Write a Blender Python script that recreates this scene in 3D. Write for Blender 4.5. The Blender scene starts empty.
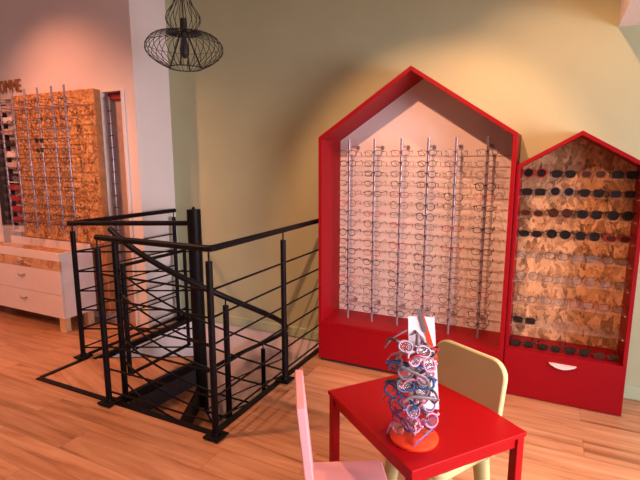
import bpy, bmesh, math, random
from mathutils import Vector, Matrix
random.seed(7)
SC = bpy.context.scene
COL = SC.collection
R = math.radians

# ------------------------------------------------------------------ camera, world, light, exposure
cam_d = bpy.data.cameras.new('camera'); cam = bpy.data.objects.new('camera', cam_d); COL.objects.link(cam)
cam_d.sensor_fit = 'HORIZONTAL'; cam_d.sensor_width = 36.0; cam_d.lens = 36.0*469.4/640.0
cam_d.clip_start = 0.05
cam.location = (0, 0, 1.5)
cam.rotation_euler = (R(90-9.53), 0, R(26.2))
SC.camera = cam
SC.view_settings.view_transform = 'Standard'; SC.view_settings.look = 'None'
SC.view_settings.gamma = 1; SC.view_settings.use_curve_mapping = False
SC.view_settings.exposure = -0.10

wd = bpy.data.worlds.new('World'); SC.world = wd; wd.use_nodes = True
bg = wd.node_tree.nodes['Background']; bg.inputs[0].default_value = (1.0, 0.46, 0.36, 1); bg.inputs[1].default_value = 0.15

def spot(name, loc, target, power, color, size, blend=0.5, radius=0.03):
    d = bpy.data.lights.new(name, 'SPOT'); d.energy = power; d.color = color
    d.spot_size = R(size); d.spot_blend = blend; d.shadow_soft_size = radius
    o = bpy.data.objects.new(name, d); COL.objects.link(o); o.location = loc
    v = Vector(target)-Vector(loc); o.rotation_euler = v.to_track_quat('-Z', 'Y').to_euler()
    return o
def area(name, loc, target, power, color, sx, sy, spread=180):
    d = bpy.data.lights.new(name, 'AREA'); d.energy = power; d.color = color
    d.shape = 'RECTANGLE'; d.size = sx; d.size_y = sy; d.spread = R(spread)
    o = bpy.data.objects.new(name, d); COL.objects.link(o); o.location = loc
    v = Vector(target)-Vector(loc); o.rotation_euler = v.to_track_quat('-Z', 'Y').to_euler()
    return o
WARM = (1.0, 0.42, 0.21)
spot('spot_big_display', (-0.67, 0.97, 3.0), (-0.80, 3.37, 1.06), 270, (1.0, 0.41, 0.22), 50, 0.45)
spot('spot_small_display', (-0.16, 2.06, 3.0), (0.10, 3.37, 0.95), 105, WARM, 84, 0.7)
spot('spot_left_display', (-4.15, 1.75, 3.0), (-4.1, 2.98, 1.2), 100, (1.0, 0.31, 0.17), 98, 0.85)
spot('fill_left_cabinet', (-4.6, 0.2, 3.0), (-4.3, 2.9, 0.5), 300, (1.0, 0.34, 0.19), 62, 0.9, 0.06)  # extra unseen lamp, added to brighten the cabinet fronts
spot('spot_left_aisle', (-4.7, 0.93, 3.0), (-2.2, 3.4, 0.5), 130, WARM, 52, 0.9)
spot('fill_front_floor', (-2.6, 1.1, 3.0), (-2.3, 1.2, 0), 290, (1.0, 0.42, 0.24), 84, 0.9, 0.06)  # unseen downlight added to brighten the floor in front
spot('spot_table', (-0.25, 2.1, 3.0), (-0.25, 1.3, 0.0), 150, (1.0, 0.46, 0.30), 66, 0.8, 0.05)
area('shop_window', (2.44, 1.1, 1.15), (-3.2, 2.7, -0.3), 54, (1.0, 0.74, 0.80), 2.2, 1.7, 75)
spot('fill_right_floor', (0.9, 1.6, 3.0), (0.6, 1.85, 0.0), 310, (1.0, 0.60, 0.46), 56, 0.9, 0.06)  # added fill light, lifts the floor on the right
area('window_fill', (2.44, 1.7, 1.0), (0.2, 2.4, 0.3), 115, (0.90, 0.84, 0.95), 1.2, 1.4)  # not a second window: added cool fill for right wall and floor

# ------------------------------------------------------------------ materials
MATS = {}
def mat(name, col, rough=0.5, metal=0.0, var=0.0, scale=8.0, bump=0.0, bscale=60.0, spec=0.5, coat=0.0):
    m = bpy.data.materials.new(name); m.use_nodes = True
    nt = m.node_tree; b = nt.nodes['Principled BSDF']
    b.inputs['Base Color'].default_value = (*col, 1); b.inputs['Roughness'].default_value = rough
    b.inputs['Metallic'].default_value = metal; b.inputs['Specular IOR Level'].default_value = spec
    b.inputs['Coat Weight'].default_value = coat
    tc = nt.nodes.new('ShaderNodeTexCoord')
    if var > 0:
        n = nt.nodes.new('ShaderNodeTexNoise'); n.inputs['Scale'].default_value = scale; n.inputs['Detail'].default_value = 4
        nt.links.new(tc.outputs['Object'], n.inputs['Vector'])
        r = nt.nodes.new('ShaderNodeValToRGB'); r.color_ramp.elements[0].position = .3; r.color_ramp.elements[1].position = .7
        r.color_ramp.elements[0].color = (*[c*(1-var) for c in col], 1)
        r.color_ramp.elements[1].color = (*[min(1, c*(1+var)) for c in col], 1)
        nt.links.new(n.outputs['Fac'], r.inputs['Fac']); nt.links.new(r.outputs['Color'], b.inputs['Base Color'])
    if bump > 0:
        n2 = nt.nodes.new('ShaderNodeTexNoise'); n2.inputs['Scale'].default_value = bscale; n2.inputs['Detail'].default_value = 3
        nt.links.new(tc.outputs['Object'], n2.inputs['Vector'])
        bp = nt.nodes.new('ShaderNodeBump'); bp.inputs['Strength'].default_value = bump; bp.inputs['Distance'].default_value = .01
        nt.links.new(n2.outputs['Fac'], bp.inputs['Height']); nt.links.new(bp.outputs['Normal'], b.inputs['Normal'])
    MATS[name] = m
    return m

def plank_mat(name, c1, c2, c3, pw=0.19, pl=1.25, rough=0.32, rot=0.0):
    m = bpy.data.materials.new(name); m.use_nodes = True
    nt = m.node_tree; N = nt.nodes; L = nt.links; b = N['Principled BSDF']
    tc = N.new('ShaderNodeTexCoord'); mp = N.new('ShaderNodeMapping'); mp.inputs['Rotation'].default_value = (0, 0, rot)
    L.new(tc.outputs['Object'], mp.inputs['Vector'])
    br = N.new('ShaderNodeTexBrick'); br.offset = .37; br.inputs['Scale'].default_value = 1
    br.inputs['Brick Width'].default_value = pl; br.inputs['Row Height'].default_value = pw
    br.inputs['Mortar Size'].default_value = .0010; br.inputs['Mortar Smooth'].default_value = .3
    br.inputs['Color1'].default_value = (0, 0, 0, 1); br.inputs['Color2'].default_value = (1, 1, 1, 1); br.inputs['Mortar'].default_value = (.5, .5, .5, 1)
    L.new(mp.outputs['Vector'], br.inputs['Vector'])
    # grain, stretched along the plank, shifted per plank
    sh = N.new('ShaderNodeVectorMath'); sh.operation = 'MULTIPLY_ADD'; sh.inputs[1].default_value = (7, 3, 5)
    L.new(br.outputs['Color'], sh.inputs[0]); L.new(mp.outputs['Vector'], sh.inputs[2])
    st = N.new('ShaderNodeVectorMath'); st.operation = 'MULTIPLY'; st.inputs[1].default_value = (1.3, 17, 1)
    L.new(sh.outputs[0], st.inputs[0])
    n1 = N.new('ShaderNodeTexNoise'); n1.inputs['Scale'].default_value = 1.0; n1.inputs['Detail'].default_value = 7; n1.inputs['Roughness'].default_value = .62; n1.inputs['Distortion'].default_value = .6
    L.new(st.outputs[0], n1.inputs['Vector'])
    r1 = N.new('ShaderNodeValToRGB'); e = r1.color_ramp.elements
    e[0].position = .30; e[0].color = (*c3, 1); e[1].position = .70; e[1].color = (*c2, 1)
    k = e.new(.48); k.color = (*c1, 1)
    L.new(n1.outputs['Fac'], r1.inputs['Fac'])
    # plank to plank tone
    mx = N.new('ShaderNodeMix'); mx.data_type = 'RGBA'; mx.blend_type = 'MULTIPLY'; mx.inputs['Factor'].default_value = 1
    r2 = N.new('ShaderNodeValToRGB'); r2.color_ramp.elements[0].color = (.82, .80, .78, 1); r2.color_ramp.elements[1].color = (1.06, 1.06, 1.06, 1)
    L.new(br.outputs['Color'], r2.inputs['Fac']); L.new(r1.outputs['Color'], mx.inputs[6]); L.new(r2.outputs['Color'], mx.inputs[7])
    mo = N.new('ShaderNodeMix'); mo.data_type = 'RGBA'; mo.inputs[7].default_value = (*[c*.7 for c in c3], 1)
    L.new(br.outputs['Fac'], mo.inputs['Factor']); L.new(mx.outputs[2], mo.inputs[6]); L.new(mo.outputs[2], b.inputs['Base Color'])
    b.inputs['Roughness'].default_value = rough
    bp = N.new('ShaderNodeBump'); bp.inputs['Strength'].default_value = .15; bp.inputs['Distance'].default_value = .003
    L.new(n1.outputs['Fac'], bp.inputs['Height']); L.new(bp.outputs['Normal'], b.inputs['Normal'])
    MATS[name] = m; return m

def osb_mat(name, cols, scale=9.0, stretch=(1, 1, 1)):
    m = bpy.data.materials.new(name); m.use_nodes = True
    nt = m.node_tree; N = nt.nodes; L = nt.links; b = N['Principled BSDF']
    tc = N.new('ShaderNodeTexCoord'); mp = N.new('ShaderNodeMapping'); mp.inputs['Scale'].default_value = stretch
    L.new(tc.outputs['Object'], mp.inputs['Vector'])
    nd = N.new('ShaderNodeTexNoise'); nd.inputs['Scale'].default_value = scale*.6; nd.inputs['Detail'].default_value = 2
    L.new(mp.outputs['Vector'], nd.inputs['Vector'])
    ad = N.new('ShaderNodeVectorMath'); ad.operation = 'MULTIPLY_ADD'; ad.inputs[1].default_value = (.12, .12, .12)
    L.new(nd.outputs['Color'], ad.inputs[0]); L.new(mp.outputs['Vector'], ad.inputs[2])
    vo = N.new('ShaderNodeTexVoronoi'); vo.inputs['Scale'].default_value = scale; vo.inputs['Randomness'].default_value = 1
    L.new(ad.outputs[0], vo.inputs['Vector'])
    sp = N.new('ShaderNodeSeparateColor'); L.new(vo.outputs['Color'], sp.inputs[0])
    n2 = N.new('ShaderNodeTexNoise'); n2.inputs['Scale'].default_value = scale*2.2; n2.inputs['Detail'].default_value = 5; n2.inputs['Distortion'].default_value = 1.5
    L.new(mp.outputs['Vector'], n2.inputs['Vector'])
    ma = N.new('ShaderNodeMath'); ma.operation = 'MULTIPLY_ADD'; ma.inputs[1].default_value = .45
    L.new(sp.outputs[0], ma.inputs[0])
    mb = N.new('ShaderNodeMath'); mb.operation = 'MULTIPLY'; mb.inputs[1].default_value = .55
    L.new(n2.outputs['Fac'], mb.inputs[0]); L.new(mb.outputs[0], ma.inputs[2])
    r = N.new('ShaderNodeValToRGB'); e = r.color_ramp.elements
    e[0].position = .22; e[0].color = (*cols[0], 1); e[1].position = .72; e[1].color = (*cols[2], 1)
    k = e.new(.42); k.color = (*cols[1], 1)
    L.new(ma.outputs[0], r.inputs['Fac']); L.new(r.outputs['Color'], b.inputs['Base Color'])
    b.inputs['Roughness'].default_value = .5
    MATS[name] = m; return m

def glass_mat(name, tint, alpha, rough=.05):
    m = bpy.data.materials.new(name); m.use_nodes = True
    nt = m.node_tree; N = nt.nodes; L = nt.links; b = N['Principled BSDF']
    b.inputs['Base Color'].default_value = (*tint, 1); b.inputs['Roughness'].default_value = rough
    b.inputs['Alpha'].default_value = alpha
    MATS[name] = m; return m

mat('wall_green', (.48, .56, .345), .75, var=.03, scale=3, bump=.05)
mat('wall_white', (.80, .78, .76), .7, var=.02, scale=3, bump=.05)
mat('ceiling_white', (.8, .78, .75), .8, var=.02)
mat('shaft_white', (.90, .88, .88), .7, var=.03)
plank_mat('floor_planks', (.52, .27, .135), (.66, .39, .22), (.27, .115, .045))
plank_mat('tread_wood', (.47, .235, .115), (.60, .33, .18), (.27, .115, .05), pw=.19, pl=3, rot=R(20))
mat('black_metal', (.008, .007, .008), .42, 0, var=.2, scale=20, spec=.12)
mat('riser_metal', (.03, .028, .035), .5, spec=.3)
mat('matte_black', (.012, .012, .014), .6, var=.1)
mat('baseboard', (.50, .64, .42), .5, var=.03)
mat('red_lacquer', (.27, .002, .008), .5, var=.04, scale=4, spec=.2)
mat('red_table', (.32, .002, .005), .45, var=.04, scale=4, spec=.15)
mat('white_board', (.82, .80, .78), .6, var=.02)
mat('chrome', (.75, .74, .76), .25, .9, var=.05)
mat('rod_white', (.36, .32, .38), .3, .6, var=.05)
mat('cabinet_white', (.78, .74, .72), .45, var=.02)
mat('beech', (.72, .50, .28), .5, var=.12, scale=12)
mat('brown_edge', (.40, .19, .075), .6, var=.2, scale=14)
osb_mat('osb_panel', ((.12, .035, .01), (.48, .22, .065), (.80, .50, .22)), 38)
osb_mat('collage_panel', ((.16, .08, .04), (.52, .30, .14), (.84, .56, .30)), 32, (1, 1, .6))
osb_mat('drawer_osb', ((.30, .14, .06), (.55, .33, .16), (.75, .52, .30)), 12)
mat('pink_paint', (.78, .42, .44), .45, var=.03)
mat('pale_green_plastic', (.52, .55, .26), .5, var=.03, bump=.05)
mat('grey_panel', (.50, .42, .40), .6, var=.06)
mat('dark_red', (.33, .01, .015), .5, var=.05)
mat('sign_wood', (.32, .14, .05), .6, var=.25, scale=25)
mat('card_white', (.88, .88, .92), .5, var=.02)
mat('orange_acrylic', (.85, .07, .02), .15, var=.05)
mat('joint_dark', (.05, .02, .02), .8, var=.1)
glass_mat('acrylic', (.8, .8, .8), .07, .08)
glass_mat('acrylic_wall', (.9, .9, .9), .16, .08)
glass_mat('clear_lens', (.6, .6, .65), .05, .03)
glass_mat('dark_lens', (.012, .011, .012), .95, .25)
glass_mat('brown_lens', (.05, .018, .012), .92, .25)
FR = {'black': (.01, .01, .012), 'brown': (.07, .025, .015), 'grey': (.16, .15, .16), 'navy': (.015, .02, .07),
      'silver': (.16, .14, .16), 'red': (.28, .012, .02), 'pink': (.60, .22, .32), 'purple': (.13, .05, .19), 'blue': (.03, .12, .30),
      'gold': (.22, .12, .05), 'pale pink': (.62, .38, .42), 'dark green': (.03, .08, .04), 'tortoiseshell': (.16, .07, .03)}
for k, c in FR.items(): mat('frame_'+k, c, .35, .5 if k in ('silver', 'gold') else 0, var=.3 if k == 'tortoiseshell' else .05, scale=60)

# ------------------------------------------------------------------ helpers
def box(bm, lo, hi, M=None):
    x0, y0, z0 = lo; x1, y1, z1 = hi
    v = [Vector(p) for p in ((x0,y0,z0),(x1,y0,z0),(x1,y1,z0),(x0,y1,z0),(x0,y0,z1),(x1,y0,z1),(x1,y1,z1),(x0,y1,z1))]
    if M is not None: v = [M @ p for p in v]
    v = [bm.verts.new(p) for p in v]
    fs = [bm.faces.new([v[i] for i in f]) for f in ((0,3,2,1),(4,5,6,7),(0,1,5,4),(1,2,6,5),(2,3,7,6),(3,0,4,7))]
    return v, fs
def prism(bm, pts, d, M=None):
    """pts: 3D polygon, d: extrusion vector"""
    a = [Vector(p) for p in pts]; b = [p+Vector(d) for p in a]
    if M is not None: a = [M @ p for p in a]; b = [M @ p for p in b]
    a = [bm.verts.new(p) for p in a]; b = [bm.verts.new(p) for p in b]; n = len(a)
    bm.faces.new(a[::-1]); bm.faces.new(b)
    for i in range(n): bm.faces.new((a[i], a[(i+1) % n], b[(i+1) % n], b[i]))
def tube(bm, pts, r, seg=8, closed=False, flat=None):
    pts = [Vector(p) for p in pts]; n = len(pts)
    rs = r if isinstance(r, (list, tuple)) else [r]*n
    tang = []
    for i in range(n):
        if closed: t = pts[(i+1) % n]-pts[i-1]
        else: t = pts[min(i+1, n-1)]-pts[max(i-1, 0)]
        tang.append(t.normalized())
    up = Vector((0, 0, 1)) if abs(tang[0].z) < .9 else Vector((1, 0, 0))
    nrm = (up-tang[0]*up.dot(tang[0])).normalized()
    rings = []
    for i in range(n):
        nrm = nrm-tang[i]*nrm.dot(tang[i])
        nrm = nrm.normalized() if nrm.length > 1e-6 else tang[i].orthogonal().normalized()
        bi = tang[i].cross(nrm); ring = []
        for k in range(seg):
            a = 2*math.pi*k/seg
            ca, sa = math.cos(a), math.sin(a)
            if flat: sa *= flat
            ring.append(bm.verts.new(pts[i]+(nrm*ca+bi*sa)*rs[i]))
        rings.append(ring)
    m = n if closed else n-1
    for i in range(m):
        A, B = rings[i], rings[(i+1) % n]
        for k in range(seg): bm.faces.new((A[k], A[(k+1) % seg], B[(k+1) % seg], B[k]))
    if not closed: bm.faces.new(rings[0][::-1]); bm.faces.new(rings[-1])
def lathe(bm, prof, c=(0, 0, 0), seg=24, cap=True):
    c = Vector(c); rings = []
    for r, z in prof:
        rings.append([bm.verts.new(c+Vector((r*math.cos(2*math.pi*k/seg), r*math.sin(2*math.pi*k/seg), z))) for k in range(seg)])
    for A, B in zip(rings, rings[1:]):
        for k in range(seg): bm.faces.new((A[k], A[(k+1) % seg], B[(k+1) % seg], B[k]))
    if cap: bm.faces.new(rings[0][::-1]); bm.faces.new(rings[-1])
def NB(): return bmesh.new()
def obj(name, bm, m, parent=None, smooth=False, bevel=0.0, world=True, label=None):
    """links ONE mesh object; with a parent and world=True the shape was given in world coordinates"""
    bmesh.ops.recalc_face_normals(bm, faces=bm.faces)
    me = bpy.data.meshes.new(name)
    vs = [v.co.copy() for v in bm.verts]
    lo = Vector((min(v.x for v in vs), min(v.y for v in vs), min(v.z for v in vs)))
    hi = Vector((max(v.x for v in vs), max(v.y for v in vs), max(v.z for v in vs)))
    org = Vector(((lo.x+hi.x)/2, (lo.y+hi.y)/2, lo.z))
    bmesh.ops.translate(bm, verts=bm.verts, vec=-org)
    bm.to_mesh(me); bm.free()
    if smooth:
        for p in me.polygons: p.use_smooth = True
        me.set_sharp_from_angle(angle=R(40))
    me.materials.append(MATS[m])
    o = bpy.data.objects.new(name, me); COL.objects.link(o)
    if parent is not None:
        o.parent = parent
        if world:
            P = Matrix.LocRotScale(parent.location, parent.rotation_euler, None)
            q = parent.parent
            while q is not None:
                P = Matrix.LocRotScale(q.location, q.rotation_euler, None) @ P; q = q.parent
            L = P.inverted() @ Matrix.Translation(org)
            o.location = L.to_translation(); o.rotation_euler = L.to_euler()
        else: o.location = org
    else: o.location = org
    if bevel > 0:
        b = o.modifiers.new('bevel', 'BEVEL'); b.width = bevel; b.segments = 2; b.limit_method = 'ANGLE'; b.angle_limit = R(40)
    if label: o['label'] = label
    return o
def thing(name, label, cat, loc=(0, 0, 0), rotz=0.0, group=None):
    o = bpy.data.objects.new(name, None); COL.objects.link(o); o.empty_display_size = .05
    o.location = loc; o.rotation_euler = (0, 0, rotz); o['label'] = label; o['category'] = cat
    if group: o['group'] = group
    return o
def tag(o, label, cat, group=None):
    o['label'] = label; o['category'] = cat
    if group: o['group'] = group
    return o
def struct(name, bm, m, **k):
    o = obj(name, bm, m, **k); o['kind'] = 'structure'; return o

# ------------------------------------------------------------------ the room
YW = 3.39                      # back wall
YS = 2.98                      # wall behind the left display
HX0, HX1, HY0, HY1 = -3.12, -1.60, 1.90, 3.39     # stair opening
PX, PY = -2.325, 2.645         # spiral column
SD = -2.8                      # lower floor
CZ = 3.1
b = NB()
T = -.12
for lo, hi in (((-7, -3.2, T), (HX0, YS, 0)), ((HX0, -3.2, T), (HX1, HY0, 0)), ((HX1, -3.2, T), (2.5, YW, 0)), ((-3.2, YS, T), (-3.05, YW, 0)), ((HX0, 2.28, T), (-3.05, YS, 0)), ((-3.8, YS, T), (-3.2, YS+.35, 0))):
    box(b, lo, hi)
struct('floor', b, 'floor_planks')
b = NB(); box(b, (-3.2, YW, 0), (2.5, YW+.12, CZ)); struct('wall_back', b, 'wall_green')
b = NB(); box(b, (-3.3, YS, 0), (-3.2, YW+.12, CZ)); box(b, (-3.33, YS, 0), (-3.3, YS+.10, CZ)); box(b, (-7, YS, 2.09), (-3.33, YS+.1, CZ)); box(b, (-7, YS, 0), (-3.62, YS+.1, 2.09))
struct('wall_left_display', b, 'wall_white')
b = NB(); box(b, (-3.62, YS+.055, 0), (-3.33, YS+.1, 2.09))
struct('wall_niche', b, 'grey_panel')
b = NB(); box(b, (-7.1, -3.2, 0), (-7, YS, CZ)); struct('wall_left', b, 'wall_white')
b = NB(); box(b, (2.5, -3.2, 0), (2.6, YW, CZ)); struct('wall_right', b, 'wall_white')
b = NB(); box(b, (-7, -3.2, CZ), (2.5, YW+.12, CZ+.1)); struct('ceiling', b, 'ceiling_white')
b = NB(); box(b, (.278, 2.45, 2.275), (2.5, YW, CZ)); struct('ceiling_soffit', b, 'wall_white')
b = NB()
for lo, hi in (((2.42, -.06, .24), (2.5, 0, 2.06)), ((2.42, 2.2, .24), (2.5, 2.26, 2.06)), ((2.42, 0, .24), (2.5, 2.2, .30)), ((2.42, 0, 2.0), (2.5, 2.2, 2.06)), ((2.46, 1.08, .30), (2.5, 1.12, 2.0))): box(b, lo, hi)
struct('window_1', b, 'wall_white', bevel=.004)
# shaft of the stairwell
b = NB(); box(b, (HX0-.08, YW, SD), (HX1+.08, YW+.12, 0)); struct('wall_stairwell_back', b, 'shaft_white')
b = NB(); box(b, (HX0-.08, HY0, SD), (HX0, 2.28, T)); box(b, (HX0-.08, 2.28, SD), (-3.05, YW, T)); box(b, (-3.05, 2.285, SD), (-3.046, YW, -.03)); struct('wall_stairwell_left', b, 'shaft_white')
b = NB(); box(b, (HX1, HY0, SD), (HX1+.08, YW, T)); struct('wall_stairwell_right', b, 'shaft_white')
b = NB(); box(b, (HX0-.08, HY0-.08, SD), (HX1+.08, HY0, T)); struct('wall_stairwell_front', b, 'shaft_white')
b = NB(); box(b, (HX0-.08, HY0-.08, SD-.1), (HX1+.08, YW, SD)); struct('floor_lower', b, 'floor_planks')
# skirting along the back wall
b = NB(); box(b, (HX1-1.0, YW-.012, .0), (-1.51, YW, .085)); box(b, (-3.2, YW-.012, 0), (-2.6, YW, .085))
struct('baseboard_back', b, 'baseboard', bevel=.003)
b = NB(); box(b, (.475, YW-.012, 0), (2.5, YW, .085)); struct('baseboard_right', b, 'baseboard', bevel=.003)
b = NB(); box(b, (-3.2, YS+.01, 0), (-3.188, YW-.012, .07)); struct('baseboard_left', b, 'wall_white', bevel=.003)
# black steel edging round the stair opening
b = NB()
box(b, (HX0-.01, HY0-.025, 0), (HX1+.03, HY0+.012, .008)); box(b, (HX0-.02, HY0+.012, 0), (HX0+.012, 2.29, .008)); box(b, (-3.075, 2.29, 0), (-3.05, YW-.012, .008)); box(b, (-3.05, 2.29, -.035), (-3.044, YW-.012, .008))
box(b, (HX1-.012, HY0+.012, 0), (HX1+.03, YW-.012, .008))
box(b, (HX0, HY0+.001, T), (HX1, HY0+.008, 0)); box(b, (HX1-.008, HY0+.008, T), (HX1-.001, YW-.001, 0))
struct('trim_1', b, 'black_metal')
# white casing of the niche
b = NB(); box(b, (-3.345, YS-.02, 0), (-3.322, YS+.02, 2.105)); box(b, (-3.57, YS-.02, 2.09), (-3.345, YS+.02, 2.105)); struct('trim_2', b, 'wall_white', bevel=.003)

# ------------------------------------------------------------------ spiral staircase
st = thing('spiral_staircase', 'black spiral staircase with wooden treads descending inside the railings', 'staircase', (PX, PY, SD))
b = NB(); tube(b, [(PX, PY, SD), (PX, PY, 1.155)], .050, 24); obj('centre_column', b, 'black_metal', st, smooth=True)
b = NB(); lathe(b, [(.012, 0), (.012, .008), (.006, .02)], (PX, PY, 1.155), 12); obj('column_finial', b, 'black_metal', st, smooth=True)
A0 = -95.0; DA = 28.0; RISE = .186; RO = .70
def pol(r, a, z): return (PX+r*math.cos(R(a)), PY+r*math.sin(R(a)), z)
# landing: floor level wedge
LP = [(-3.105, 1.915), (-2.41, 1.915), (-2.395, 2.00), (PX-.02, PY-.045), (PX-.045, PY+.03), (-3.105, 2.28)]
b = NB(); prism(b, [(x, y, -.03) for x, y in LP], (0, 0, .03)); lnd = obj('landing', b, 'tread_wood', st)
b = NB()
def strip(bm, p, q, z0, z1, w):
    p = Vector((*p, 0)); q = Vector((*q, 0)); d = (q-p).normalized(); n = Vector((-d.y, d.x, 0))*w/2
    prism(bm, [(p-n).to_tuple()[:2]+(z0,), (q-n).to_tuple()[:2]+(z0,), (q+n).to_tuple()[:2]+(z0,), (p+n).to_tuple()[:2]+(z0,)], (0, 0, z1-z0))
strip(b, (-2.385, 2.0), (PX-.002, PY-.05), -.05, .006, .035)
strip(b, (-2.402, 1.915), (-2.392, 2.0), -.06, .006, .02)
strip(b, (PX-.05, PY+.04), (-3.10, 2.29), -.06, .001, .01)
obj('edge_frame', b, 'black_metal', lnd)
b = NB(); strip(b, (-2.385, 1.93), (PX-.004, PY-.055), -.19, -.06, .006); obj('riser', b, 'riser_metal', st)
for k in range(1, 15):
    a0 = A0+DA*(k-1); a1 = a0+DA+3; z = -RISE*k
    pts = [pol(.052, a0, z-.028)]+[pol(RO, a0+(a1-a0)*i/6, z-.028) for i in range(7)]+[pol(.052, a1, z-.028)]
    b = NB(); prism(b, pts, (0, 0, .028)); t = obj('tread', b, 'tread_wood', st)
    b = NB()
    p0 = pol(.06, a1, 0); p1 = pol(RO+.004, a1, 0)
    strip(b, p0[:2], p1[:2], z-.045, z+.003, .014)
    tube(b, [pol(RO+.006, a0+(a1-a0)*i/6, z-.02) for i in range(7)], .012, 6)
    obj('tread_frame', b, 'black_metal', t)
    if k < 14:
        b = NB(); q0 = pol(.06, a1-1, 0); q1 = pol(RO-.01, a1-1, 0); strip(b, q0[:2], q1[:2], z-RISE+.004, z-.045, .005)
        obj('riser', b, 'black_metal', st)
# helix handrail, infill rods, balusters
RH = .66
def hz(a): return 1.07-(a-A0)*RISE/DA
aend = A0+DA*12.5
b = NB()
N = 120
pts = [pol(RH, A0-3+(aend-A0+3)*i/N, hz(A0-3+(aend-A0+3)*i/N)) for i in range(N+1)]
tube(b, pts, .018, 10); obj('handrail', b, 'black_metal', st, smooth=True)
for j in range(6):
    b = NB(); tube(b, [pol(RH, A0+(aend-A0)*i/N, hz(A0+(aend-A0)*i/N)-.22-.15*j) for i in range(N+1)], .0065, 6)
    obj('infill_rod', b, 'black_metal', st, smooth=True)
for a, zt in [(A0, 0)]+[(x, 0) for x in (-34, 24, 77, 128, 180, 232, 280)]:
    top = hz(a); bot = -.01 if a == A0 else -RISE*(int((a-A0)/DA)+1)-.03
    b = NB(); tube(b, [pol(RH, a, bot), pol(RH, a, top-.055)], .019, 12); tube(b, [pol(RH, a, top-.06), pol(RH, a, top-.008)], .005, 8)
    if a == A0: tube(b, [pol(RH, a, top-.06), pol(RH, a, top-.05)], .018, 12)
    obj('baluster', b, 'black_metal', st, smooth=True)

def post(bm, x, y, plate=True, top=1.05):
    tube(bm, [(x, y, .0), (x, y, top-.06)], .0185, 12); tube(bm, [(x, y, top-.065), (x, y, top-.008)], .005, 8)
    if plate:
        box(bm, (x-.05, y-.05, .0085), (x+.05, y+.05, .018)); lathe(bm, [(.026, .018), (.022, .034)], (x, y, 0), 12)
ZR = [.085, .235, .385, .535, .685, .835]
# front and right guardrail
XR = -1.560; YF = 1.872
g = thing('guardrail', 'black steel guardrail along front and right side of the stairwell up to the beige wall', 'railing', (XR, YF, 0))
b = NB(); tube(b, [(-2.432, YF+.03, 1.05), (-1.60, YF+.03, 1.05), (-1.578, YF+.04, 1.05), (-1.572, YF+.07, 1.05), (-1.59, YW-.001, 1.05)], .0185, 10)
obj('handrail', b, 'black_metal', g, smooth=True)
for x, y in ((-2.393, YF), (XR, YF), (XR, 2.62)):
    b = NB(); post(b, x, y); obj('post', b, 'black_metal', g, smooth=True)
for z in ZR:
    b = NB(); tube(b, [(-2.393, YF, z), (XR, YF, z), (XR, YW-.001, z)], .0068, 6); obj('infill_rod', b, 'black_metal', g, smooth=True)
# left and diagonal guardrail
XL = -3.155
g = thing('guardrail', 'black steel guardrail left of the landing, meeting a second rail slanting to the column', 'railing', (XL, 2.27, 0))
b = NB(); tube(b, [(XL-.02, 2.245, 1.05), (XL, 2.275, 1.05), (XL+.03, 3.30, 1.05)], .0185, 10); obj('handrail', b, 'black_metal', g, smooth=True)
b = NB(); tube(b, [(XL-.005, 2.262, 1.05), (PX-.045, PY+.01, 1.05)], .0185, 10); obj('handrail', b, 'black_metal', g, smooth=True)
for x, y in ((XL, 2.27), (XL+.03, 3.28)):
    b = NB(); post(b, x, y); obj('post', b, 'black_metal', g, smooth=True)
for z in ZR:
    b = NB(); tube(b, [(XL+.03, 3.28, z), (XL, 2.27, z), (PX-.045, PY+.02, z)], .0065, 6); obj('infill_rod', b, 'black_metal', g, smooth=True)
b = NB(); tube(b, [(XL+.03, 2.30, .03), (XL+.05, YW-.02, .03)], .013, 8); obj('bottom_rail', b, 'black_metal', g, smooth=True)
# safety gate between the newel post and the column
GX = -2.40
g = thing('safety_gate', 'low black metal gate of rods between landing and spiral column', 'gate', (GX, 2.33, .12))
b = NB()
tube(b, [(GX, 2.05, .115), (GX, 2.05, .86)], .016, 10); tube(b, [(GX, 2.61, .115), (GX, 2.61, .86)], .013, 8)
tube(b, [(GX, 2.04, .85), (GX, 2.62, .85)], .012, 8); tube(b, [(GX, 2.04, .12), (GX, 2.62, .12)], .012, 8)
obj('gate_frame', b, 'black_metal', g, smooth=True)
for z in (.27, .415, .56, .705):
    b = NB(); tube(b, [(GX, 2.05, z), (GX, 2.61, z)], .006, 6); obj('gate_rod', b, 'black_metal', g, smooth=True)
b = NB()
for z in (.25, .72): tube(b, [(GX, 2.052, z), (GX, 2.018, z)], .008, 8)
obj('hinge', b, 'black_metal', g, smooth=True)

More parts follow.
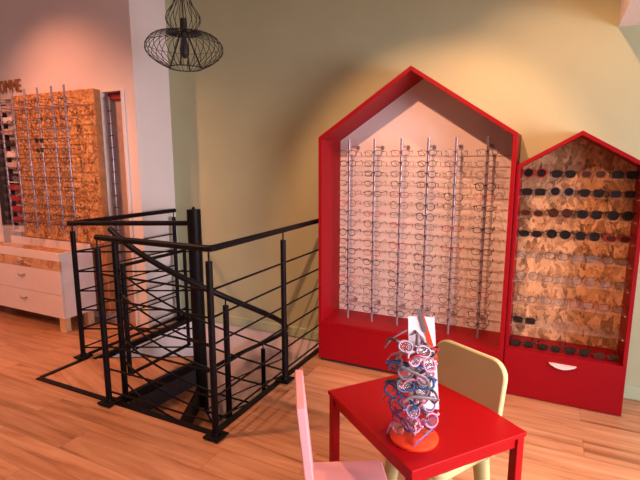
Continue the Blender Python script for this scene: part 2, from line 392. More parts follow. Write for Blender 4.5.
# ------------------------------------------------------------------ eyeglasses
def rim_pts(shape, cx, w, h, n=22):
    out = []
    for i in range(n):
        a = 2*math.pi*i/n
        p = {'round': 2.0, 'oval': 2.3, 'square': 4.0}.get(shape, 2.6)
        c, s = math.cos(a), math.sin(a)
        x = math.copysign(abs(c)**(2/p), c)*w/2; z = math.copysign(abs(s)**(2/p), s)*h/2
        if shape in ('cat', 'aviator'):
            z += .0025*abs(x/(w/2))*(1 if shape == 'cat' else -.3)*(1 if z > 0 else .2)
            if z < 0: x *= .90
        out.append((cx+x, 0, z))
    return out
GM = {}
def glass_meshes(shape, fr, lens, W=.132, thick=.0022, folded=False):
    key = (shape, fr, lens, W, thick, folded)
    if key in GM: return GM[key]
    lw = W*.38; h = {'round': .95, 'oval': .70, 'square': .72, 'cat': .75, 'aviator': .88}[shape]*lw; cx = W*.255
    bf = NB()
    for s in (-1, 1): tube(bf, rim_pts(shape, s*cx, lw, h), thick, 6, closed=True)
    tube(bf, [(-cx+lw/2, 0, h*.12), (-.004, -.002, h*.26), (.004, -.002, h*.26), (cx-lw/2, 0, h*.12)], thick, 6)
    for s in (-1, 1): tube(bf, [(s*(cx+lw/2-.001), 0, h*.25), (s*(W/2+.002), .001, h*.28), (s*(W/2+.003), .006, h*.28)], thick*1.2, 6)
    bl = NB()
    for s in (-1, 1):
        p = [bl.verts.new((x, .0004, z)) for x, _, z in rim_pts(shape, s*cx, lw-.001, h-.001)]
        q = [bl.verts.new((v.co.x, -.0008, v.co.z)) for v in p]
        bl.faces.new(p); bl.faces.new(q[::-1]); n = len(p)
        for i in range(n): bl.faces.new((p[i], p[(i+1) % n], q[(i+1) % n], q[i]))
    tl = W*.92
    bt = []
    for s in (-1, 1):
        t = NB()
        if folded: pts = [(s*(W/2+.003), .006, h*.28), (s*(W/2-.004), .012+.003*s, h*.2), (-s*(W/2-.02), .014+.003*s, h*.12), (-s*(W/2-.008), .013+.003*s, h*.12-.018)]
        else: pts = [(s*(W/2+.003), .006, h*.28), (s*(W/2+.002), tl*.35, h*.28), (s*(W/2-.003), tl*.74, h*.26), (s*(W/2-.007), tl*.9, h*.26-.012), (s*(W/2-.010), tl, h*.26-.028)]
        if thick > .003: tube(t, pts, [.0055]*(len(pts)-2)+[.006, .005], 8, flat=.28)
        else: tube(t, pts, [thick*.9]*(len(pts)-2)+[thick*1.1, thick*.8], 6)
        bt.append(t)
    def mk(nm, bm, m):
        bmesh.ops.recalc_face_normals(bm, faces=bm.faces)
        me = bpy.data.meshes.new(nm); bm.to_mesh(me); bm.free()
        for p in me.polygons: p.use_smooth = True
        me.set_sharp_from_angle(angle=R(50)); me.materials.append(MATS[m]); return me
    r = (mk('front_frame', bf, 'frame_'+fr), mk('lens', bl, lens), mk('temple', bt[0], 'frame_'+fr), mk('temple', bt[1], 'frame_'+fr))
    GM[key] = r; return r
def glasses(name, label, group, loc, rot, spec, cat='glasses'):
    f, l, t0, t1 = glass_meshes(*spec)
    r = bpy.data.objects.new(name, None); COL.objects.link(r); r.empty_display_size = .02
    r.location = loc; r.rotation_euler = rot; r['label'] = label; r['category'] = cat; r['group'] = group
    for nm, me in (('front_frame', f), ('lenses', l), ('temple', t0), ('temple', t1)):
        o = bpy.data.objects.new(nm, me); COL.objects.link(o); o.parent = r
    return r
SHAPE_W = {'round': 'round', 'oval': 'oval', 'square': 'rectangular', 'cat': 'cat-eye', 'aviator': 'aviator'}
ORD = ['first', 'second', 'third', 'fourth', 'fifth', 'sixth', 'seventh', 'eighth', 'ninth', 'tenth', 'eleventh', 'twelfth', 'thirteenth', 'fourteenth', 'fifteenth', 'sixteenth', 'seventeenth']

# ------------------------------------------------------------------ house displays
def house_pts(x0, x1, z0, ze, xa, za, y): return [(x0, y, z0), (x1, y, z0), (x1, y, ze), (xa, y, za), (x0, y, ze)]
def gable_shell(bm, x0, x1, zb, ze, xa, za, y0, y1, t):
    # outline strip: left upright, left roof, right roof, right upright
    sl = math.atan2(za-ze, xa-x0); tr = t/math.cos(sl)
    te = t*math.tan(sl/2+math.pi/4) if False else t*math.tan(sl)  # height lost at eave
    o = [(x0, zb), (x0, ze), (xa, za), (x1, ze), (x1, zb)]
    dz = tr-te
    i = [(x0+t, zb), (x0+t, ze-dz), (xa, za-tr), (x1-t, ze-dz), (x1-t, zb)]
    for k in range(4):
        q = [o[k], o[k+1], i[k+1], i[k]]
        prism(bm, [(x, y0, z) for x, z in q], (0, y1-y0, 0))
    bmesh.ops.remove_doubles(bm, verts=bm.verts, dist=1e-5)
    # remove the shared inner caps
    seen = {}
    for f in list(bm.faces):
        k = tuple(sorted(v.index for v in f.verts)) if False else frozenset(f.verts)
        seen.setdefault(k, []).append(f)
    for k, fs in seen.items():
        if len(fs) > 1:
            bmesh.ops.delete(bm, geom=fs, context='FACES_ONLY')
# --- big house
bx0, bx1, bya, bz0, bze, bza = -1.507, -.203, 3.036, .318, 1.666, 2.096
bxa = (bx0+bx1)/2
h1 = thing('display_house', 'large red house-shaped wall display with pink-white back and six rods of eyeglasses', 'display case', (bxa, 3.2, 0))
b = NB(); gable_shell(b, bx0, bx1, bz0, bze, bxa, bza, bya, YW-.001, .025); obj('case_frame', b, 'red_lacquer', h1, bevel=.0015)
b = NB(); box(b, (bx0, bya, .025), (bx1, YW-.001, bz0)); obj('base_cabinet', b, 'red_lacquer', h1, bevel=.003)
b = NB(); box(b, (bx0+.01, bya+.02, 0), (bx1-.01, YW-.02, .025)); obj('plinth', b, 'joint_dark', h1)
b = NB(); box(b, (bx0, bya-.003, bz0-.032), (bx1, bya, bz0)); obj('shelf_edge', b, 'red_lacquer', h1, bevel=.002)
b = NB(); prism(b, house_pts(bx0+.025, bx1-.025, bz0, bze-.01, bxa, bza-.03, YW-.02), (0, .019, 0)); obj('back_panel', b, 'white_board', h1)
b = NB()
RX = [-1.333, -1.140, -.946, -.761, -.578, -.382]; RY = 3.19
for i in range(6):
    b = NB(); tube(b, [(RX[i], RY, bz0), (RX[i], RY, 1.655)], .009, 10)
    ks = [1.565-.0712*k for k in range(17)]
    for z in (1.60, .42): tube(b, [(RX[i], RY, z), (RX[i], YW-.03, z)], .004, 6); tube(b, [(RX[i], YW-.038, z), (RX[i], YW-.021, z)], .013, 12)
    rod_ = obj('rod', b, 'rod_white', h1, smooth=True)
    b = NB()
    for z in ks: tube(b, [(RX[i], RY-.0085, z-.002), (RX[i], RY-.022, z-.002)], .006, 8)
    q_ = obj('peg_strip', b, 'matte_black', rod_, smooth=True, label='black holding pegs'); q_['kind'] = 'stuff'
for k in range(17):  # thin dark strips redraw the fine lines across the board, one per row
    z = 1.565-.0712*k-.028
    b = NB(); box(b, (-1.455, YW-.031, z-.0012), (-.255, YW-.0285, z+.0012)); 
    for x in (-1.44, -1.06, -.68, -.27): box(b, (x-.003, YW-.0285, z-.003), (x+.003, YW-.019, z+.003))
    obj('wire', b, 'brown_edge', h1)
cols1 = ['black', 'brown', 'grey', 'tortoiseshell', 'grey', 'black', 'silver', 'navy', 'brown', 'red', 'gold', 'grey']
shp = ['round', 'square', 'oval', 'cat', 'square', 'round', 'oval']
rng = random.Random(3)
for i in range(6):
    for k in range(17):
        c = cols1[rng.randrange(12)]; s = shp[rng.randrange(7)]
        z = 1.565-.0712*k
        W = .138
        th = .0024 if c in ('black', 'brown', 'tortoiseshell', 'navy') and rng.random() < .6 else .0019
        h = {'round': .95, 'oval': .70, 'square': .72, 'cat': .75, 'aviator': .88}[s]*W*.38
        lab = f'{c} {SHAPE_W[s]} eyeglasses, {ORD[k]} from top on {"left" if i == 0 else "right" if i == 5 else ORD[i]}most rod of large red house' if i in (0, 5) else f'{c} {SHAPE_W[s]} eyeglasses, {ORD[k]} from top on {ORD[i]} rod of large red house'
        glasses('eyeglasses', lab, 'eyeglasses on the rods of the large red house display', (RX[i], RY-.024, z-h*.26), (R(rng.uniform(-6, 8)), R(rng.uniform(-2, 2)), R(rng.uniform(-6, 6))), (s, c, 'clear_lens', W, th, False))
# --- small house
sx0, sx1, sy, sz0, sze, sza = -.2005, .468, 3.10, .317, 1.477, 1.672
sxa = (sx0+sx1)/2
h2 = thing('display_house', 'smaller red house-shaped display with glass shelves of sunglasses and a drawer', 'display case', (sxa, 3.24, 0))
b = NB(); gable_shell(b, sx0, sx1, sz0, sze, sxa, sza, sy, YW-.001, .022); obj('case_frame', b, 'red_lacquer', h2, bevel=.0015)
b = NB(); box(b, (sx0, sy+.02, .02), (sx1, YW-.001, sz0)); obj('base_cabinet', b, 'red_lacquer', h2, bevel=.002)
b = NB(); box(b, (sx0+.01, sy+.04, 0), (sx1-.01, YW-.02, .02)); obj('plinth', b, 'joint_dark', h2)
b = NB(); box(b, (sx0, sy, .005), (sx1, sy+.018, sz0-.002)); dr = obj('drawer', b, 'red_lacquer', h2, bevel=.003)
b = NB()
hx, hzz = .137, .268
arc = [(hx-.075+.15*i/12, 0, hzz-.028*math.sin(math.pi*i/12)**.8) for i in range(13)]
prism(b, [(x, sy-.02, z) for x, _, z in arc[::-1]], (0, .021, 0))
obj('handle', b, 'cabinet_white', dr, label='white crescent-shaped handle')
b = NB(); prism(b, house_pts(sx0+.022, sx1-.022, sz0, sze-.008, sxa, sza-.026, YW-.018), (0, .017, 0)); obj('back_panel', b, 'collage_panel', h2, label='back panel covered in orange and brown wood chips')
SZ = [1.40, 1.29, 1.16, 1.03, .90, .755, .61, .465]
for z in SZ:
    b = NB(); box(b, (sx0+.0225, 3.15, z-.004), (sx1-.0225, YW-.018, z)); s_ = obj('glass_shelf', b, 'acrylic', h2)
    for x in (sx0+.028, sx1-.028):
        b = NB(); box(b, (x-.006, 3.145, z-.011), (x+.006, 3.165, z-.004)); obj('shelf_clip', b, 'chrome', s_)
srows = []
dark = [[('round', 'red', 'dark_lens', 'dark red'), ('cat', 'black', 'dark_lens', ''), ('cat', 'tortoiseshell', 'brown_lens', ''), ('square', 'black', 'dark_lens', '')],
        [('square', 'black', 'dark_lens', ''), ('round', 'grey', 'dark_lens', ''), ('cat', 'black', 'dark_lens', ''), ('square', 'brown', 'dark_lens', '')],
        [('oval', 'tortoiseshell', 'brown_lens', ''), ('round', 'brown', 'brown_lens', ''), ('aviator', 'black', 'dark_lens', ''), ('round', 'black', 'dark_lens', '')],
        [('oval', 'black', 'dark_lens', ''), ('round', 'black', 'dark_lens', ''), ('aviator', 'black', 'dark_lens', ''), ('oval', 'red', 'brown_lens', '')],
        [('oval', 'grey', 'clear_lens', ''), ('square', 'brown', 'clear_lens', ''), ('square', 'grey', 'clear_lens', ''), ('oval', 'gold', 'clear_lens', '')],
        [('round', 'silver', 'clear_lens', ''), ('oval', 'grey', 'clear_lens', ''), ('round', 'gold', 'clear_lens', ''), ('square', 'silver', 'clear_lens', '')],
        [('oval', 'gold', 'clear_lens', ''), ('cat', 'grey', 'clear_lens', ''), ('cat', 'red', 'clear_lens', ''), ('square', 'red', 'clear_lens', '')],
        [('square', 'black', 'dark_lens', '')],
        [('cat', 'black', 'dark_lens', ''), ('oval', 'black', 'dark_lens', ''), ('aviator', 'black', 'dark_lens', ''), ('oval', 'brown', 'brown_lens', '')]]
posw = ['left end of', 'second place on', 'third place on', 'right end of']
rown = ['the top glass shelf', 'second shelf', 'third shelf', 'fourth shelf', 'fifth shelf', 'sixth shelf', 'seventh shelf', 'eighth shelf', 'red base ledge']
for r_, row in enumerate(dark):
    z = (SZ+[sz0])[r_]
    for k, (s, c, l, _) in enumerate(row):
        W = .143; h = {'round': .95, 'oval': .70, 'square': .72, 'cat': .75, 'aviator': .88}[s]*W*.38
        x = sx0+.100+.156*k
        th = .0030 if l != 'clear_lens' else .0019
        kind = 'sunglasses' if l != 'clear_lens' else 'eyeglasses'
        lab = (f'{c} {SHAPE_W[s]} {kind} at {posw[k]} {rown[r_]} in small red house') if r_ != 7 else 'lone black rectangular sunglasses at left of eighth shelf in small red house'
        glasses(kind, lab, 'eyewear on the shelves of the small red house display', (x, 3.185 if r_ < 8 else 3.15, z+h/2+th+.0005), (0, 0, R(rng.uniform(-5, 5))), (s, c, l, W, th, False), kind)

# ------------------------------------------------------------------ left display: panel with rods, cabinet, sign, niche
pn = thing('display_panel', 'orange wood-chip display panel carrying rods of eyeglasses on the left wall', 'display panel', (-4.15, 2.93, .1))
b = NB(); box(b, (-4.74, 2.885, .755), (-3.585, 2.905, 2.115)); obj('wood_chip_board', b, 'osb_panel', pn, bevel=.002)
b = NB(); box(b, (-4.74, 2.905, .1), (-3.572, 2.945, 2.11)); box(b, (-3.584, 2.885, .1), (-3.572, 2.905, 2.11)); obj('panel_body', b, 'brown_edge', pn)
b = NB()
LRX = [-4.60, -4.415, -4.232, -4.053, -3.866, -3.702]
LZ = [2.02-.083*k for k in range(14)]
for i, x in enumerate(LRX):
    b = NB(); tube(b, [(x, 2.70, .845), (x, 2.70, 2.128)], .0085, 10)
    for z in (1.98, .95): tube(b, [(x, 2.70, z), (x, 2.886, z)], .005, 6)
    for z in LZ: tube(b, [(x, 2.694, z-.002), (x, 2.678, z-.002)], .0045, 6)
    obj('rod', b, 'rod_white', pn, smooth=True)
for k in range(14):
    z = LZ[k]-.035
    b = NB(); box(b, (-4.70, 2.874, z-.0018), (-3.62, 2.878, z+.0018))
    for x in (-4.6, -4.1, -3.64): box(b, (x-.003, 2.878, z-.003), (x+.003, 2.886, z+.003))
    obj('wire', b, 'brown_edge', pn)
lcols = ['brown', 'black', 'black', 'tortoiseshell', 'navy', 'black', 'grey', 'brown', 'brown']
for i, x in enumerate(LRX):
    for k in range(14):
        c = lcols[rng.randrange(9)]; s = shp[rng.randrange(7)]; lens = 'clear_lens'; th = .0023
        sun = (i == 3 and k in (4, 5))
        if sun: c, s, lens, th = 'black', 'square', 'dark_lens', .0028
        W = .132; h = {'round': .95, 'oval': .70, 'square': .72, 'cat': .75}[s]*W*.38
        kind = 'sunglasses' if sun else 'eyeglasses'
        place = 'leftmost' if i == 0 else 'rightmost' if i == 5 else ORD[i]
        glasses(kind, f'{c} {SHAPE_W[s]} {kind}, {ORD[k]} from top on {place} rod of orange wood-chip panel', 'eyewear on the rods of the left wood-chip panel', (x, 2.675, LZ[k]-h*.26), (R(rng.uniform(-5, 8)), R(rng.uniform(-3, 3)), R(rng.uniform(-8, 8))), (s, c, lens, W, th, False), kind)
# column of cases left of the panel
cc = thing('case_rack', 'narrow rack of stacked grey and red spectacle cases left of the wood-chip panel', 'rack', (-4.83, 2.9, .8))
b = NB(); box(b, (-4.90, 2.93, .80), (-4.745, 2.975, 2.11)); 
for z in (.80, 1.29, 2.09): box(b, (-4.90, 2.86, z), (-4.745, 2.93, z+.008))
obj('rack_frame', b, 'cabinet_white', cc)
ccol = ['grey_panel', 'cabinet_white', 'grey_panel', 'matte_black', 'cabinet_white', 'grey_panel', 'matte_black', 'dark_red', 'dark_red', 'dark_red', 'dark_red']
cn = {'grey_panel': 'grey', 'cabinet_white': 'white', 'matte_black': 'black', 'dark_red': 'dark red'}
for k in range(11):
    z = 2.0-.1085*k
    if 1.26 < z < 1.32: z += .0
    b = NB(); box(b, (-4.895, 2.87, z-.03), (-4.75, 2.93, z+.03))
    tag(obj('spectacle_case', b, ccol[k], bevel=.01), f'{cn[ccol[k]]} spectacle case, {ORD[k]} from top in narrow rack beside the wood-chip panel', 'case', 'spectacle cases in the narrow rack')
b = NB(); box(b, (-5.06, 2.86, .0), (-4.93, 2.975, 2.05)); tag(obj('black_partition', b, 'matte_black', bevel=.004), 'tall matt black upright at the left edge beside the case rack', 'partition')
# wall lettering
sg = thing('wall_sign', 'brown wooden capital letters ending in OMME on the pink wall, top left', 'sign', (-4.95, YS-.01, 2.165))
def letter(ch, x, h, w):
    cu = bpy.data.curves.new('letter', 'FONT'); cu.body = ch; cu.size = h/.70; cu.extrude = .005; cu.offset = 0.0
    t = bpy.data.objects.new('t', cu); COL.objects.link(t)
    bpy.context.view_layer.update()
    me = bpy.data.meshes.new_from_object(t.evaluated_get(bpy.context.evaluated_depsgraph_get()))
    bpy.data.objects.remove(t)
    bm = NB(); bm.from_mesh(me)
    xs = [v.co.x for v in bm.verts]; x0, x1 = min(xs), max(xs)
    for v in bm.verts:
        v.co = Vector((x+(v.co.x-x0)/(x1-x0)*w, YS-.0095-v.co.z, 2.17+v.co.y))
    obj('letter', bm, 'sign_wood', sg)
xx = -4.675
for ch, w in (('E', .075), ('M', .097), ('M', .097), ('O', .09), ('H', .085)):
    xx -= w; letter(ch, xx, .12, w-.02)
# niche content
nr = thing('display_rod', 'single chrome rod with small hooks in the grey niche beside the panel', 'rod', (-3.53, 2.995, 0))
b = NB(); tube(b, [(-3.53, 2.995, .01), (-3.53, 2.995, 2.05)], .010, 10); box(b, (-3.555, 2.97, .001), (-3.505, 3.015, .012)); obj('pole', b, 'rod_white', nr, smooth=True)
for k in range(15):
    z = 1.93-.105*k
    b = NB(); tube(b, [(-3.53, 2.992, z), (-3.53, 2.975, z), (-3.505, 2.972, z), (-3.475, 2.972, z+.002)], .0035, 6); obj('hook', b, 'black_metal', nr, smooth=True)
b = NB(); box(b, (-3.56, YS+.03, 2.03), (-3.335, YS+.054, 2.088)); tag(obj('header_panel', b, 'dark_red', bevel=.003), 'dark red strip across the top of the grey niche', 'panel')

# cabinet
cx0, cx1, cy0, cy1, cz0, czt = -5.25, -3.752, 2.55, 2.88, .13, .72
cb = thing('drawer_cabinet', 'low white drawer cabinet with wood-chip strip and open tray top below the left display', 'cabinet', ((cx0+cx1)/2, 2.7, 0))
b = NB()
box(b, (cx0, cy0+.018, cz0), (cx0+.02, cy1, czt)); box(b, (cx1-.02, cy0+.018, cz0), (cx1, cy1, czt)); box(b, (cx0+.02, cy1-.02, cz0), (cx1-.02, cy1, czt+.03))
box(b, (cx0+.02, cy0+.018, cz0), (cx1-.02, cy1-.02, cz0+.02)); box(b, (cx0, cy0, .645), (cx1, cy0+.018, czt))
obj('carcass', b, 'cabinet_white', cb, bevel=.002)
b = NB(); box(b, (cx0+.02, cy0+.018, .655), (cx1-.02, cy1-.02, .675)); obj('tray_bottom', b, 'osb_panel', cb)
b = NB(); box(b, (-4.72, cy0+.03, .74), (-4.60, cy0+.035, .80)); 
def handle_l(xc, z, y, par):
    b = NB(); pts = [(xc-.055+.11*i/10, y-.018*math.sin(math.pi*i/10), z-.012*math.sin(math.pi*i/10)) for i in range(11)]
    tube(b, pts, .008, 8, flat=.6); obj('handle', b, 'chrome', par, smooth=True)
for nm, m, z0, z1, xs_ in (('top_drawer', 'drawer_osb', .562, .642, None), ('drawer', 'cabinet_white', .342, .558, None), ('drawer', 'cabinet_white', .132, .338, None)):
    for a, c in ((cx0+.004, cx1-.004),):
        b = NB(); box(b, (a, cy0, z0), (c, cy0+.017, z1)); d = obj(nm, b, m, cb, bevel=.002, label='wood-chip drawer front' if m == 'drawer_osb' else None)
        handle_l(-4.30, (z0+z1)/2+(.012 if m == 'drawer_osb' else .035), cy0, d)
for x, y in ((cx1-.05, cy0+.04), (cx1-.05, cy1-.05), (cx0+.05, cy0+.04), (cx0+.05, cy1-.05)):
    b = NB(); box(b, (x-.032, y-.032, 0), (x+.032, y+.032, cz0)); obj('leg', b, 'beech', cb, bevel=.004)

b = NB()
ax0, ax1, ay0, ay1, az0, az1 = -4.63, -4.43, 2.60, 2.67, .6752, .905
for lo, hi in (((ax0, ay0, az0), (ax1, ay0+.003, az1)), ((ax0, ay1-.003, az0), (ax1, ay1, az1)), ((ax0, ay0+.003, az0), (ax0+.003, ay1-.003, az1)), ((ax1-.003, ay0+.003, az0), (ax1, ay1-.003, az1)), ((ax0+.003, ay0+.003, az0), (ax1-.003, ay1-.003, az0+.003))): box(b, lo, hi)
tag(obj('acrylic_box', b, 'acrylic_wall'), 'clear empty acrylic box standing in the tray of the low white cabinet', 'box')

# ------------------------------------------------------------------ pendant lamp
LX, LY, LZc = -2.240, 2.53, 2.20
pl = thing('pendant_lamp', 'black wire-cage pendant lamp hanging over the stairwell', 'lamp', (LX, LY, 2.1))
def cage(prof, n, r, name):
    b = NB()
    for k in range(n):
        a = 2*math.pi*k/n
        tube(b, [(LX+p*math.cos(a), LY+p*math.sin(a), z) for p, z in prof], r, 5)
    return b
def smooth_prof(P, n=5):
    out = []
    for i in range(len(P)-1):
        p0 = P[max(i-1, 0)]; p1 = P[i]; p2 = P[i+1]; p3 = P[min(i+2, len(P)-1)]
        for k in range(n):
            t = k/n
            out.append(tuple(.5*((2*p1[j])+(-p0[j]+p2[j])*t+(2*p0[j]-5*p1[j]+4*p2[j]-p3[j])*t*t+(-p0[j]+3*p1[j]-3*p2[j]+p3[j])*t**3) for j in (0, 1)))
    out.append(P[-1]); return out
low = smooth_prof([(.03, 2.328), (.13, 2.325), (.205, 2.300), (.247, 2.245), (.238, 2.195), (.18, 2.145), (.108, 2.108)])
b = cage(low, 34, .0021, 'c')
tube(b, [(LX+.108*math.cos(2*math.pi*k/32), LY+.108*math.sin(2*math.pi*k/32), 2.108) for k in range(32)], .0035, 6, closed=True)
tube(b, [(LX+.247*math.cos(2*math.pi*k/48), LY+.247*math.sin(2*math.pi*k/48), 2.25) for k in range(48)], .0016, 5, closed=True)
tube(b, [(LX+.105*math.cos(2*math.pi*k/32), LY+.105*math.sin(2*math.pi*k/32), 2.328) for k in range(32)], .0055, 6, closed=True)
tube(b, [(LX+.105, LY, 2.328), (LX-.105, LY, 2.328)], .004, 6); tube(b, [(LX, LY+.105, 2.328), (LX, LY-.105, 2.328)], .004, 6)
obj('disc_cage', b, 'matte_black', pl, smooth=True)
up = smooth_prof([(.075, 2.35), (.108, 2.395), (.105, 2.44), (.065, 2.50), (.055, 2.55), (.085, 2.62), (.10, 2.68), (.06, 2.75), (.03, 2.78)])
b = cage(up, 18, .0021, 'u')
obj('upper_cage', b, 'matte_black', pl, smooth=True)
b = NB(); 
for k in range(4):
    a = R(45+90*k-20); tube(b, [(LX+.022*math.cos(a), LY+.022*math.sin(a), 2.328), (LX+.104*math.cos(a), LY+.104*math.sin(a), 2.11)], .0055, 6)
obj('stay', b, 'matte_black', pl, smooth=True)
b = NB(); lathe(b, [(.022, 2.30), (.022, 2.41), (.012, 2.42)], (LX, LY, 0), 16); obj('lamp_holder', b, 'matte_black', pl, smooth=True)
b = NB(); lathe(b, [(.008, 2.17), (.026, 2.19), (.032, 2.225), (.022, 2.27), (.014, 2.30)], (LX, LY, 0), 16); obj('bulb', b, 'riser_metal', pl, smooth=True)
b = NB(); tube(b, [(LX, LY, 2.41), (LX, LY, CZ-.03)], .004, 8); obj('cable', b, 'matte_black', pl, smooth=True)
b = NB(); lathe(b, [(.05, CZ-.03), (.05, CZ)], (LX, LY, 0), 24); obj('ceiling_rose', b, 'matte_black', pl, smooth=True)

# ------------------------------------------------------------------ red table
TL = Vector((-.828, 1.757, 0)); TN = Vector((-.346, 1.378, 0)); TR = Vector((-.014, 1.79, 0))
TZ = .50
ex = (TN-TL); lx = ex.length; ex.normalize(); ey = Vector((-ex.y, ex.x, 0)); ly = (TR-TN).length
ctr = (TL+TR)/2; rz = math.atan2(ex.y, ex.x)
tb = thing('kids_table', 'small square red table with a revolving eyeglass stand on it', 'table', (ctr.x, ctr.y, 0), rz)
hx_, hy_ = lx/2, ly/2
b = NB(); box(b, (-hx_, -hy_, TZ-.018), (hx_, hy_, TZ)); obj('tabletop', b, 'red_table', tb, bevel=.003, world=False)
lw = .036
b = NB()
for s in (-1, 1):
    box(b, (-hx_+.005+lw, s*(hy_-.005-.018)-.009, TZ-.062), (hx_-.005-lw, s*(hy_-.005-.018)+.009, TZ-.018))
    box(b, (s*(hx_-.005-.018)-.009, -hy_+.005+lw, TZ-.062), (s*(hx_-.005-.018)+.009, hy_-.005-lw, TZ-.018))
obj('apron', b, 'red_table', tb, bevel=.002, world=False)
for sx in (-1, 1):
    for s2 in (-1, 1):
        b = NB(); cxx, cyy = sx*(hx_-.005-lw/2), s2*(hy_-.005-lw/2)
        box(b, (cxx-lw/2, cyy-lw/2, 0), (cxx+lw/2, cyy+lw/2, TZ-.018)); obj('leg', b, 'red_table', tb, bevel=.003, world=False)

# ------------------------------------------------------------------ pale green chair
def rrect(w, h, r, n=6, rb=None):
    pts = []
    rb = r if rb is None else rb
    for cx, cz, a0, rr in ((w/2-r, h-r, 0, r), (-w/2+r, h-r, 90, r), (-w/2+rb, rb, 180, rb), (w/2-rb, rb, 270, rb)):
        for i in range(n+1):
            a = R(a0+90*i/n); pts.append((cx+rr*math.cos(a), cz+rr*math.sin(a)))
    return pts
gc = thing('kids_chair', 'pale green plastic chair with rounded back at far side of the red table', 'chair', (-.352, 1.862, 0), math.atan2(-.495, .87))
# local: x along width, -y forward
tilt = Matrix.Translation((0, .115, .30)) @ Matrix.Rotation(R(-9), 4, 'X')
b = NB(); prism(b, [(x, -.0135, z) for x, z in rrect(.375, .405, .075, 8, .03)], (0, .027, 0), tilt)
obj('backrest', b, 'pale_green_plastic', gc, bevel=.008, world=False, smooth=True)
b = NB(); prism(b, [(x, z-.18, .295) for x, z in rrect(.33, .33, .05, 6)], (0, 0, .032)); obj('seat', b, 'pale_green_plastic', gc, bevel=.008, world=False, smooth=True)
for sx in (-1, 1):
    for sy_ in (-1, 1):
        b = NB(); x, y = sx*.13, sy_*.115-.01
        lathe(b, [(.026, 0), (.036, .295)], (x, y, 0), 20)
        for v in b.verts: v.co.x += sx*.025*(1-v.co.z/.295); v.co.y += sy_*.025*(1-v.co.z/.295)
        obj('leg', b, 'pale_green_plastic', gc, smooth=True, world=False)

# ------------------------------------------------------------------ pink chair
u = Vector((.865, .5, 0)); 
pc = thing('kids_chair', 'small pink wooden chair seen from its side at left of the red table', 'chair', (-.60, 1.42, 0), math.atan2(.5, .865))
# local x = forward (u), y = to the left of u (away from camera); A corner (-.79,1.533)
P = Matrix.LocRotScale(pc.location, pc.rotation_euler, None).inverted()
A = P @ Vector((-.795, 1.53, 0)); Bc = P @ Vector((-.545, 1.675, 0))
yb = A.y; x0 = A.x; x1 = Bc.x; SZp = .30; wv = .30
b = NB(); box(b, (x0, yb-wv, SZp-.02), (x1, yb, SZp)); obj('seat', b, 'pink_paint', pc, bevel=.005, world=False)
lean = .036
def lean_box(b, y0, y1, z0, z1, t=.030):
    f = lambda z: x0+.010-lean*(z-SZp)/.36
    for_ = [(f(z0)-t, y0, z0), (f(z0), y0, z0), (f(z1), y0, z1), (f(z1)-t, y0, z1)]
    prism(b, for_, (0, y1-y0, 0))
b = NB(); lean_box(b, yb-wv, yb, SZp+.12, .70); obj('backrest', b, 'pink_paint', pc, bevel=.004, world=False)
for y in (yb-.035, yb-wv):
    b = NB(); lean_box(b, y, y+.035, 0, SZp+.12, .030); obj('back_leg', b, 'pink_paint', pc, bevel=.003, world=False)
    b = NB(); box(b, (x1-.045, y, 0), (x1-.012, y+.035, SZp-.02)); obj('front_leg', b, 'pink_paint', pc, bevel=.003, world=False)
b = NB(); box(b, (x0, yb-.028, SZp-.06), (x1-.045, yb-.012, SZp-.02)); box(b, (x0, yb-wv+.012, SZp-.06), (x1-.045, yb-wv+.028, SZp-.02)); obj('seat_rail', b, 'pink_paint', pc, world=False)

# ------------------------------------------------------------------ revolving stand with kids' frames
SX, SY = -.387, 1.566
es = thing('eyeglass_stand', 'orange-based revolving stand holding colourful kids frames on the red table', 'display stand', (SX, SY, TZ))
b = NB(); lathe(b, [(.086, TZ), (.088, TZ+.004), (.088, TZ+.010), (.082, TZ+.014)], (SX, SY, 0), 40); obj('base', b, 'orange_acrylic', es, smooth=True)
b = NB(); tube(b, [(SX, SY, TZ+.014), (SX, SY, TZ+.40)], .008, 12); obj('pole', b, 'rod_white', es, smooth=True)
# spiral of holder
b = NB(); tube(b, [(SX+.045*math.cos(t*.45), SY+.045*math.sin(t*.45), TZ+.03+.33*t/70) for t in range(71)], .003, 6)
for t in (0, 70): tube(b, [(SX, SY, TZ+.03+.33*t/70), (SX+.045*math.cos(t*.45), SY+.045*math.sin(t*.45), TZ+.03+.33*t/70)], .003, 6)
obj('spiral_holder', b, 'rod_white', es, smooth=True)
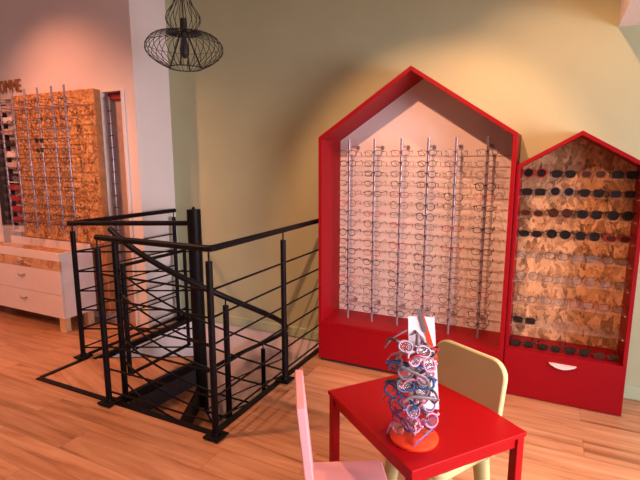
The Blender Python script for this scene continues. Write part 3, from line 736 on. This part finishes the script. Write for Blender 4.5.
# standing card: white, with red ribbon edge and dark squiggle
cp = [Vector((-.438, 1.566, .940)), Vector((-.350, 1.600, .940)), Vector((-.318, 1.600, .585)), Vector((-.423, 1.566, .585))]
cn_ = (cp[1]-cp[0]).cross(cp[2]-cp[1]).normalized()
if cn_.y > 0: cn_ = -cn_
off = Vector((0, .055, 0))
cp = [p+off for p in cp]
b = NB(); prism(b, [p.to_tuple() for p in cp], (-cn_*.003).to_tuple()); cd = obj('header_card', b, 'card_white', es, label='white printed card with a red stripe')
def on_card(s, t, e=.002):
    top = cp[0].lerp(cp[1], s); bot = cp[3].lerp(cp[2], s); return top.lerp(bot, t)+cn_*e
def ribbon(bm, pts, w, e=.0025):
    for (s0, t0), (s1, t1) in zip(pts, pts[1:]):
        q = [on_card(s0-w/2, t0, e), on_card(s0+w/2, t0, e), on_card(s1+w/2, t1, e), on_card(s1-w/2, t1, e)]
        prism(bm, [p.to_tuple() for p in q], (-cn_*.002).to_tuple())
b = NB(); ribbon(b, [(.52, -.02), (.66, .12), (.80, .28), (.95, .42), (1.0, .46)], .17); obj('red_stripe', b, 'frame_red' if False else 'orange_acrylic', cd)
b = NB(); ribbon(b, [(.40, -.08), (.58, .10), (.64, .16)], .16, .005); obj('grey_stripe', b, 'frame_grey', cd)
b = NB(); ribbon(b, [(.05, .20), (.30, .17), (.50, .22), (.62, .32), (.72, .42)], .11); obj('dark_squiggle', b, 'frame_grey', cd)
b = NB(); ribbon(b, [(.62, .52), (.70, .60), (.66, .70), (.74, .78)], .09); obj('black_squiggle', b, 'frame_black', cd)
kc = [('purple', .02), ('pale pink', .035), ('pink', .06), ('purple', .075), ('pink', .10), ('grey', .115), ('purple', .13), ('pink', .15), ('blue', .165), ('grey', .18), ('pale pink', .20),
      ('black', .215), ('blue', .235), ('pink', .25), ('grey', .27), ('red', .285), ('blue', .30), ('grey', .315), ('pink', .335), ('red', .35), ('grey', .37), ('silver', .39)]
sty = ['hanging', 'tilted', 'clipped', 'angled']
hgt = ['bottom', 'lowest', 'low', 'low', 'lower', 'lower', 'lower', 'lower middle', 'middle', 'middle', 'middle', 'middle', 'upper middle', 'upper middle', 'upper', 'upper', 'upper', 'high', 'high', 'near the top', 'near the top', 'top']
for i, (c, z) in enumerate(kc):
    a = R(-65+rng.uniform(-75, 75)+(0 if i % 3 else 15)) if i % 5 else R(60)
    rr = .042+.022*rng.random()
    s = ['square', 'oval', 'round', 'cat'][i % 4]
    p = (SX-.018+rr*math.cos(a), SY+rr*math.sin(a), TZ+.03+z*.86)
    glasses('kids_glasses', f'{c} {SHAPE_W[s]} kids frame, {ORD[i] if i < 17 else ["eighteenth","nineteenth","twentieth","twenty-first","topmost"][i-17]} from the bottom on the revolving stand',
            'kids frames on the revolving stand', p, (R(rng.uniform(-35, 35)), R(rng.uniform(-38, 38)), a+R(90)+R(rng.uniform(-25, 25))), (s, c, 'clear_lens', .134, .0040, i % 3 == 1))
